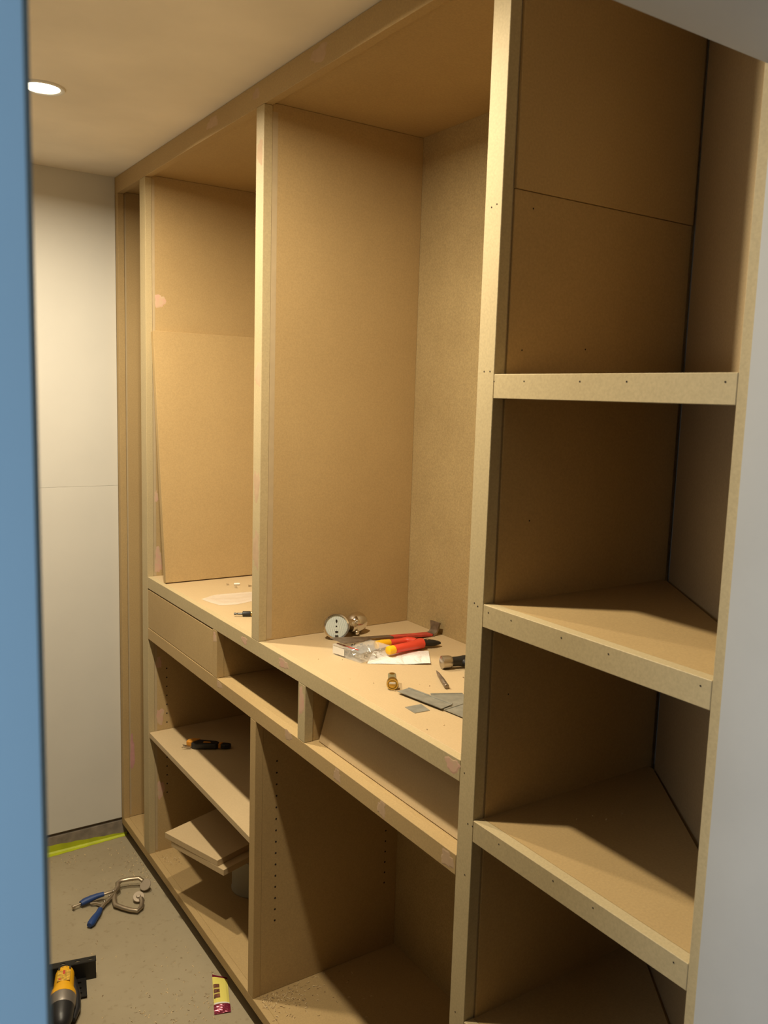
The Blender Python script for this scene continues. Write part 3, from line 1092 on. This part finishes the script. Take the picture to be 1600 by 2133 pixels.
plate('metal_plate', [(1.131, 1.441), (1.170, 1.534), (1.238, 1.500), (1.205, 1.400)], 0.0002, .0010, 'galvanised plate partly hidden by the stile, under the other long plate')
plate('metal_plate', [(1.139, 1.372), (1.131, 1.432), (1.215, 1.445), (1.215, 1.375)], 0.0026, .0010, 'galvanised plate nearest the front stile with whitish smears')
plate('metal_plate', [(1.102, 1.571), (1.141, 1.579), (1.166, 1.443), (1.125, 1.432)], 0.0050, .0010, 'long galvanised plate with a notched front edge lying on top of the others')
plate('metal_plate', [(1.068, 1.491), (1.111, 1.489), (1.105, 1.448), (1.066, 1.451)], 0.0002, .0010, 'small square galvanised plate lying by itself near the worktop edge', hem=False)

# bit holder in left bay
t = thing('bit_holder', 'black magnetic bit holder lying behind the middle stile', 'bit holder', wt(1.075, 2.378, 0))
d = (W(1.120, 2.355, ZT) - W(1.051, 2.390, ZT)).normalized()
o0 = W(1.051, 2.390, ZT) - W(1.075, 2.378, ZT)
o0 = Vector((o0.x, o0.y, .0075))
bm = bmesh.new()
bm_lathe(bm, [(.0030, 0), (.0034, .001), (.0034, .005), (.0022, .007), (.0022, .009), (.0032, .011), (.0032, .024)], 6, o0, d)
link('hex_shank', bm, M['blackmetal'], t)
bm = bmesh.new()
bm_lathe(bm, [(.0060, .0235), (.0072, .0245), (.0072, .044), (.0064, .046)], 28, o0, d)
link('sleeve', bm, M['black'], t, smooth=True)
bm = bmesh.new()
bm_lathe(bm, [(.0062, .0462), (.0068, .047), (.0068, .052), (.0062, .053)], 24, o0, d)
link('collar', bm, M['brass'], t, smooth=True)
bm = bmesh.new()
bm_lathe(bm, [(.0035, .0532), (.0035, .066), (.0025, .070)], 6, o0, d)
link('tip', bm, M['blackmetal'], t)

# clear film in left bay
poly = [(1.043, 2.638), (1.052, 2.58), (1.066, 2.532), (1.12, 2.52), (1.20, 2.545), (1.26, 2.56), (1.27, 2.63), (1.23, 2.66), (1.15, 2.665), (1.09, 2.668)]
c = wt(1.16, 2.60)
bm = bmesh.new()
n1 = 40
ctr = Vector((1.16, 2.60))
vsr = []
for ring in range(0, 9):
    f = ring / 8
    rw = []
    for k in range(n1):
        s_ = k / n1 * len(poly)
        i = int(s_)
        fr_ = s_ - i
        p = Vector(poly[i]) * (1 - fr_) + Vector(poly[(i + 1) % len(poly)]) * fr_
        p = ctr * (1 - f) + p * f
        z = 0.0008 + 0.006 * (1 - f ** 3) * (0.5 + 0.5 * noise.noise(Vector((p.x * 28, p.y * 28, 1.3)))) + 0.0035 * math.exp(-((f - .85) * 9) ** 2)
        rw.append(bm.verts.new((S * p.x - c.x, S * p.y - c.y, z)))
    vsr.append(rw)
for i in range(8):
    for k in range(n1):
        a = (vsr[i][k], vsr[i][(k + 1) % n1], vsr[i + 1][(k + 1) % n1], vsr[i + 1][k])
        try:
            bm.faces.new(a)
        except ValueError:
            pass
bmesh.ops.remove_doubles(bm, verts=bm.verts, dist=1e-6)
o = link('plastic_film', bm, M['film'], None, c, smooth=True)
tag(o, 'crumpled clear plastic bag lying flat on the worktop in the left bay', 'plastic bag')


# small screws
def screw(x, y, rz, lab, ln=.016):
    t = thing('screw', lab, 'screw', wt(x, y), rz, 'screws in the left bay')
    bm = bmesh.new()
    bm_lathe(bm, [(.0035, 0), (.0035, .0008), (.0016, .003)], 14, (0, 0, .0035), (1, 0, 0))
    link('head', bm, M['chrome'], t, smooth=True)
    bm = bmesh.new()
    bm_lathe(bm, [(.0016, .003), (.0016, ln - .003), (.0003, ln)], 10, (0, 0, .0035), (1, 0, -.10))
    link('shank', bm, M['chrome'], t, smooth=True)
    return t


screw(1.203, 2.800, 0.3, 'leftmost small bright screw on the worktop below the leaning board', .010)
bm = bmesh.new()
bm_cyl(bm, (-.009, 0, .0036), (.009, 0, .0036), .0035, seg=16)
o = link('dowel_sleeve', bm, M['white'], None, wt(1.236, 2.787), (0, 0, -.35), smooth=True)
tag(o, 'short white sleeve lying among the small bright screws', 'sleeve', 'screws in the left bay')
screw(1.218, 2.745, 2.4, 'small bright screw lying nearest the worktop front among the screws', .010)
screw(1.262, 2.745, -0.2, 'rightmost small bright screw beside the middle stile', .011)

# utility cutter on the adjustable shelf
t = thing('utility_cutter', 'black and orange folding cutter lying on the lower left shelf', 'cutter', W(1.135, 2.815, -1.2870))
d = (W(1.215, 2.765, 0) - W(1.058, 2.865, 0)).normalized()
t.rotation_euler = (0, 0, math.atan2(d.y, d.x))
bm = bmesh.new()
bm_prism(bm, [(-.050, -.008), (-.038, -.014), (0, -.013), (.03, -.012), (.038, -.008), (.040, .006), (.03, .016), (0, .022), (-.028, .024), (-.045, .012)], .001, .020)
bd = link('body', bm, M['black'], t, bev=.003)
bm = bmesh.new()
bm_prism(bm, [(-.068, .002), (-.052, -.003), (-.040, .006), (-.024, .0265), (-.050, .029), (-.064, .018)], .0015, .0225)
link('release_grip', bm, M['orange'], t, bev=.003)
bm = bmesh.new()
bm_prism(bm, [(-.012, -.004), (.014, -.003), (.010, .004), (-.010, .005)], .0200, .0207)
link('badge', bm, M['orange'], bd)
bm = bmesh.new()
bm_prism(bm, [(.038, -.008), (.046, -.006), (.052, .012), (.040, .010)], .002, .018)
link('accent', bm, M['orange'], t, bev=.002)
bm = bmesh.new()
bm_prism(bm, [(.046, -.009), (.060, -.010), (.078, -.004), (.080, .003), (.068, .010), (.052, .013)], .001, .017)
link('tail', bm, M['black'], t, bev=.003)
for pts in ([(-.050, -.006), (-.064, -.001), (-.080, .004), (-.076, -.002), (-.062, -.008)], [(-.050, -.009), (-.064, -.012), (-.079, -.016), (-.066, -.016), (-.050, -.013)]):
    bm = bmesh.new()
    bm_prism(bm, pts, .006, .009)
    link('blade', bm, M['steel'], t)

# ------------------------------------------------------------------ things on the floor
ZF = -FZ


def fl(x, y, dz=0.0):
    return W(x, y, ZF) + Vector((0, 0, dz + 0.0002))


# face clamp
c = W(0.85, 2.95, ZF)
t = thing('face_clamp', 'steel locking C-clamp with blue handles on the concrete floor', 'clamp', fl(0.842, 2.920))


def rf(x, y, z):
    v = W(x, y, ZF) - c
    return Vector((v.x, v.y, z))


bm = bmesh.new()
bm_tube(bm, [rf(.790, 3.010, .022), rf(.822, 3.010, .024), rf(.852, 3.012, .024), rf(.868, 3.026, .026), rf(.873, 3.046, .028), rf(.888, 3.054, .030), rf(.915, 3.046, .032), rf(.948, 3.030, .034), rf(.958, 3.014, .029)], [.005, .0055, .0075, .0085, .0085, .0080, .0080, .0080, .0070], 14, flat=.8)
link('upper_arm', bm, M['nickel'], t, smooth=True)
bm = bmesh.new()
bm_tube(bm, [rf(.848, 3.000, .016), rf(.838, 2.968, .014), rf(.834, 2.940, .013), rf(.852, 2.912, .012), rf(.872, 2.885, .012), rf(.890, 2.868, .012), rf(.908, 2.880, .013), rf(.920, 2.905, .016), rf(.922, 2.925, .020)], [.0078, .0080, .0082, .0078, .0078, .0078, .0074, .0072, .0070], 14, flat=.8)
link('lower_arm', bm, M['nickel'], t, smooth=True)
bm = bmesh.new()
dn = Vector((-0.55, -0.35, .70))
bm_lathe(bm, [(.001, -.002), (.019, -.002), (.0200, 0.0), (.019, .002), (.001, .002)], 30, rf(.962, 2.996, .022), dn)
link('pad', bm, M['padmetal'], t, smooth=True)
bm = bmesh.new()
bm_lathe(bm, [(.006, -.004), (.0175, -.002), (.0185, 0.0), (.0175, .003), (.008, .004), (.006, .009), (.001, .010)], 30, rf(.918, 2.940, .0175), Vector((-.2, -.5, .9)))
link('pad', bm, M['padmetal'], t, smooth=True)
bm = bmesh.new()
bm_tube(bm, [rf(.728, 3.008, .015), rf(.742, 3.012, .016), rf(.765, 3.012, .020), rf(.790, 3.012, .023), rf(.812, 3.010, .024)], [.009, .0120, .0115, .0095, .0085], 16, flat=.85)
link('handle', bm, M['bluegrip'], t, smooth=True)
bm = bmesh.new()
bm_tube(bm, [rf(.722, 2.868, .012), rf(.732, 2.878, .012), rf(.748, 2.900, .012), rf(.768, 2.922, .013), rf(.780, 2.942, .014)], [.0085, .0125, .0115, .0095, .0080], 16, flat=.85)
link('handle', bm, M['bluegrip'], t, smooth=True)
bm = bmesh.new()
bm_tube(bm, [rf(.778, 2.940, .014), rf(.800, 2.965, .015), rf(.828, 2.985, .018), rf(.842, 3.000, .020)], [.0065, .0070, .0068, .0060], 12, flat=.7)
link('link_bar', bm, M['nickel'], t, smooth=True)
bm = bmesh.new()
bm_tube(bm, [rf(.760, 2.997, .012), rf(.778, 2.990, .012), rf(.790, 2.972, .012), rf(.800, 2.962, .013)], [.003, .0042, .0045, .004], 10)
link('toggle_link', bm, M['nickel'], t, smooth=True)
bm = bmesh.new()
bm_cyl(bm, rf(.700, 3.004, .013), rf(.728, 3.008, .015), .0032, seg=12)
bm_cyl(bm, rf(.698, 3.0035, .0128), rf(.706, 3.005, .0134), .0065, seg=14)
link('adjusting_screw', bm, M['nickel'], t, smooth=True)
for p in ((.826, 2.986, .024), (.846, 3.006, .027), (.804, 2.970, .019)):
    bm = bmesh.new()
    bmesh.ops.create_uvsphere(bm, u_segments=12, v_segments=8, radius=.0042)
    bmesh.ops.translate(bm, vec=rf(*p), verts=bm.verts)
    link('rivet', bm, M['chrome'], t, smooth=True)

# black slotted rail bracket
c = W(0.62, 2.62, ZF)
t = thing('slotted_bracket', 'black perforated metal bracket lying behind the yellow impact driver', 'bracket', fl(0.602, 2.552))
da = (W(.689, 2.659, ZF) - W(.559, 2.688, ZF)).normalized()
db = Vector((-da.y, da.x, 0))
m4 = Matrix((da, db, Vector((0, 0, 1)))).transposed()
org = rf(.654, 2.655, 0)
t0 = -0.16


def holes_plate(bm, x0, x1, y0, y1, z0, z1, cols, rows, hr):
    """flat plate made of cells; each cell has a real square-round hole"""
    nx, ny = len(cols), len(rows)
    xs = [x0] + [(cols[i] + cols[i + 1]) / 2 for i in range(nx - 1)] + [x1]
    ys = [y0] + [(rows[i] + rows[i + 1]) / 2 for i in range(ny - 1)] + [y1]
    for i in range(nx):
        for j in range(ny):
            cx, cy = cols[i], rows[j]
            n = 8
            outer = []
            for k in range(n):
                a = math.pi / 4 * k
                ca, sa = math.cos(a), math.sin(a)
                ox = xs[i + 1] if ca > .3 else xs[i] if ca < -.3 else cx
                oy = ys[j + 1] if sa > .3 else ys[j] if sa < -.3 else cy
                outer.append((ox, oy))
            inner = [(cx + hr[0] * math.cos(math.pi / 4 * k), cy + hr[1] * math.sin(math.pi / 4 * k)) for k in range(n)]
            V = {}
            for tag_, lst in (('o', outer), ('i', inner)):
                for zz, z in (('b', z0), ('t', z1)):
                    V[tag_ + zz] = [bm.verts.new((p[0], p[1], z)) for p in lst]
            for k in range(n):
                k2 = (k + 1) % n
                bm.faces.new((V['ot'][k], V['ot'][k2], V['it'][k2], V['it'][k]))
                bm.faces.new((V['ob'][k2], V['ob'][k], V['ib'][k], V['ib'][k2]))
                bm.faces.new((V['it'][k], V['it'][k2], V['ib'][k2], V['ib'][k]))
                bm.faces.new((V['ob'][k], V['ob'][k2], V['ot'][k2], V['ot'][k]))


bm = bmesh.new()
holes_plate(bm, -.20, .030, -.006, .016, .052, .0545, [-.18, -.14, -.10, -.06, -.02, .015], [.005], (.008, .003))
for v in bm.verts:
    v.co = m4 @ v.co + org
link('top_flange', bm, M['blackmetal'], t)
bm = bmesh.new()
bm_box(bm, m4 @ Vector((-.085, -.0072, .027)) + org, (.23 - .002, .0022, .054), rot=m4)
link('web', bm, M['blackmetal'], t)
bm = bmesh.new()
holes_plate(bm, -.075, .002, -.088, -.0085, .006, .0085, [-.055, -.020], [-.072, -.050, -.026], (.010, .0045))
for v in bm.verts:
    v.co = m4 @ v.co + org
link('foot_plate', bm, M['blackmetal'], t)

# impact driver
t = thing('impact_driver', 'yellow and black cordless driver lying on the floor at the doorway edge', 'power tool', fl(0.543, 2.480))
c = W(0.553, 2.53, ZF)
d = (W(.585, 2.625, ZF) - W(.525, 2.425, ZF)).normalized()
sd3 = Vector((d.y, -d.x, 0))
q = lambda a, s_, z: d * a + sd3 * s_ + Vector((0, 0, z))
bm = bmesh.new()
bm_tube(bm, [q(-.014, 0, .040), q(.0, 0, .041), q(.010, 0, .043), (q(.020, 0, .043)), q(.082, 0, .043), q(.090, 0, .042), q(.093, 0, .041)], [.0350, .0345, .0310, .0270, .0255, .0235, .018], 24, flat=.95)
mh = link('motor_housing', bm, M['toolyellow'], t, smooth=True)
for k in range(4):
    bm = bmesh.new()
    bm_box(bm, q(.083, (k - 1.5) * .0095, .0625), (.0045, .010, .006), rot=Matrix.Rotation(math.atan2(d.y, d.x) - math.pi / 2, 3, 'Z'))
    link('vent', bm, M['black'], mh)
bm = bmesh.new()
bm_box(bm, q(.046, 0, .0682), (.034, .044, .0012), rot=Matrix.Rotation(math.atan2(d.y, d.x) - math.pi / 2, 3, 'Z'), bevel=.0004)
lb = link('rating_label', bm, plain('ochre_label', (.55, .33, .04), .5, var=.5, vscale=130), mh)
for a, s_, w, h_ in ((.060, 0, .006, .016), (.032, -.010, .006, .006)):
    bm = bmesh.new()
    bm_box(bm, q(a, s_, .0690), (w, h_, .0004), rot=Matrix.Rotation(math.atan2(d.y, d.x) - math.pi / 2, 3, 'Z'))
    link('red_mark', bm, M['redpaint'], mh)
bm = bmesh.new()
bm_tube(bm, [q(-.048, 0, .037), q(-.040, 0, .038), q(-.0145, 0, .040)], [.0320, .0345, .0350], 24, flat=.95)
link('gear_case', bm, M['toolgrey'], t, smooth=True)
bm = bmesh.new()
bm_tube(bm, [q(-.110, 0, .030), q(-.104, 0, .031), q(-.085, 0, .033), q(-.0485, 0, .037)], [.014, .022, .029, .0325], 22, flat=.95)
link('nose_boot', bm, M['black'], t, smooth=True)
bm = bmesh.new()
bm_cyl(bm, q(-.140, 0, .028), q(-.110, 0, .030), .0065, .0085, seg=18)
link('chuck', bm, M['steel'], t, smooth=True)
bm = bmesh.new()
bm_tube(bm, [q(.072, .018, .034), q(.045, .026, .028), q(.010, .034, .022), q(-.030, .037, .018), (q(-.070, .030, .016))], [.012, .013, .012, .010, .006], 14, flat=1.1)
link('side_bumper', bm, M['black'], t, smooth=True)
bm = bmesh.new()
bm_tube(bm, [q(.030, -.02, .030), q(.028, -.06, .024), q(.022, -.11, .022), q(.018, -.14, .022)], [.019, .017, .017, .020], 16)
link('grip', bm, M['black'], t, smooth=True)
bm = bmesh.new()
bm_box(bm, q(.014, -.165, .032), (.050, .075, .060), rot=Matrix.Rotation(math.atan2(d.y, d.x) - math.pi / 2, 3, 'Z'), bevel=.006)
link('battery', bm, M['black'], t)

# blade packet, lifted on its edge against the base rail shadow
pk = [(0.984, 2.390), (0.924, 2.224), (0.969, 2.209), (1.020, 2.352)]
c = W(.975, 2.30, ZF)
t = thing('foil_packet', 'yellow and maroon foil packet half under the wardrobe base', 'packet', fl(.975, 2.30))
P = [Vector((S * p[0] - c.x, S * p[1] - c.y, 0)) for p in pk]


def pq(u, v):
    a = P[0] * (1 - u) + P[1] * u
    b_ = P[3] * (1 - u) + P[2] * u
    return a * (1 - v) + b_ * v


def sheet(name, u0, u1, v0, v1, z, th, mat, par, wave=0.0, nu=10, nv_=6):
    bm = bmesh.new()
    tops, bots = [], []
    for i in range(nu + 1):
        a, b_ = [], []
        for j in range(nv_ + 1):
            u, v = u0 + (u1 - u0) * i / nu, v0 + (v1 - v0) * j / nv_
            p = pq(u, v)
            bulge = 0.006 * (math.sin(math.pi * min(max(u, 0), 1)) * math.sin(math.pi * min(max(v, 0), 1))) ** .5
            w = wave * math.sin(u * 90 + v * 5)
            a.append(bm.verts.new(p + Vector((0, 0, z + bulge + w + th))))
            b_.append(bm.verts.new(p + Vector((0, 0, z + bulge + w))))
        tops.append(a)
        bots.append(b_)
    for i in range(nu):
        for j in range(nv_):
            bm.faces.new((tops[i][j], tops[i + 1][j], tops[i + 1][j + 1], tops[i][j + 1]))
            bm.faces.new((bots[i][j + 1], bots[i + 1][j + 1], bots[i + 1][j], bots[i][j]))
    for i in range(nu):
        for j in (0, nv_):
            bm.faces.new((tops[i][j], tops[i + 1][j], bots[i + 1][j], bots[i][j]))
    for j in range(nv_):
        for i in (0, nu):
            bm.faces.new((tops[i][j], tops[i][j + 1], bots[i][j + 1], bots[i][j]))
    return link(name, bm, M[mat], par)


front = sheet('printed_front', 0.05, 0.80, 0, 1, .0012, .0012, 'packyellow', t)
sheet('foil_end', 0.80, 1.02, -0.02, 1.03, .0016, .0012, 'packred', t, .0012, 16)
sheet('foil_end', -0.02, 0.05, 0, 1, .0012, .0012, 'packred', t)
for k in range(3):
    sheet('picture', .27 + .135 * k, .375 + .135 * k, .03, .42, .0026, .0003, 'packphoto', front, nu=4, nv_=4)
sheet('white_band', .765, .80, .02, .98, .0030, .0003, 'white', front, 0, 4, 4)


# ------------------------------------------------------------------ shavings
def shavings(name, label, n, region, z, seed, mats=('shaving', 'dust'), size=(.002, .006)):
    rnd = random.Random(seed)
    bm = bmesh.new()
    for k in range(n):
        x, y = region(rnd)
        p = W(x, y, z)
        L_ = rnd.uniform(*size)
        a = rnd.uniform(0, math.tau)
        cur = rnd.uniform(-1.2, 1.2)
        w = rnd.uniform(.0005, .0012)
        prev = None
        mi = 0 if rnd.random() < .85 else 1
        for i in range(4):
            f = i / 3
            aa = a + cur * f
            q_ = p + Vector((math.cos(aa), math.sin(aa), 0)) * L_ * f + Vector((0, 0, .0004 + .0018 * math.sin(f * 3.1)))
            sn = Vector((-math.sin(aa), math.cos(aa), .4)) * w
            cur_ = (bm.verts.new(q_ - sn), bm.verts.new(q_ + sn))
            if prev:
                f_ = bm.faces.new((prev[0], cur_[0], cur_[1], prev[1]))
                f_.material_index = mi
            prev = cur_
    o = link(name, bm, [M[m_] for m_ in mats])
    o['kind'] = 'stuff'
    tag(o, label, 'wood shavings')
    return o


def reg_floor(r):
    k = r.random()
    if k < .35:
        return min(r.gauss(.96, .05), .998), r.gauss(3.13, .10)
    if k < .6:
        return min(r.gauss(.82, .09), .99), r.gauss(2.28, .07)
    if k < .75:
        return min(r.gauss(.90, .08), .99), r.gauss(2.42, .12)
    if k < .82:
        return r.gauss(.78, .03), r.gauss(3.33, .03)
    return r.uniform(.5, .99), r.uniform(2.1, 3.35)


shavings('floor_shavings', 'pale wood shavings scattered over the concrete floor', 330, reg_floor, -FZ, 3, size=(.003, .008))


def reg_base(r):
    k = r.random()
    if k < .8:
        x = 1.01 + abs(r.gauss(0, .10))
        return x, 2.112 - abs(r.gauss(0, .05)) - (0.0 if x > 1.02 else .01)
    return r.uniform(1.01, 1.35), r.uniform(1.75, 2.11)


shavings('base_shavings', 'wood shavings heaped on the base shelf at the foot of the lower partition', 190, reg_base, -1.7785, 4, size=(.004, .010))
shavings('bay_shavings', 'few wood crumbs on the base shelf of the lower left bay', 40, lambda r: (1.03 + abs(r.gauss(0, .03)), r.gauss(2.98, .03)), -1.7785, 8)
shavings('worktop_crumbs', 'tiny wood crumbs scattered on the worktop', 24, lambda r: (r.uniform(1.03, 1.4), r.uniform(1.3, 2.05)), ZT, 9, size=(.001, .003))
shavings('corner_shelf_crumbs', 'few pale crumbs lying on the third corner shelf', 5, lambda r: (r.uniform(1.15, 1.3), r.uniform(.95, 1.08)), -.787, 12, size=(.003, .006))
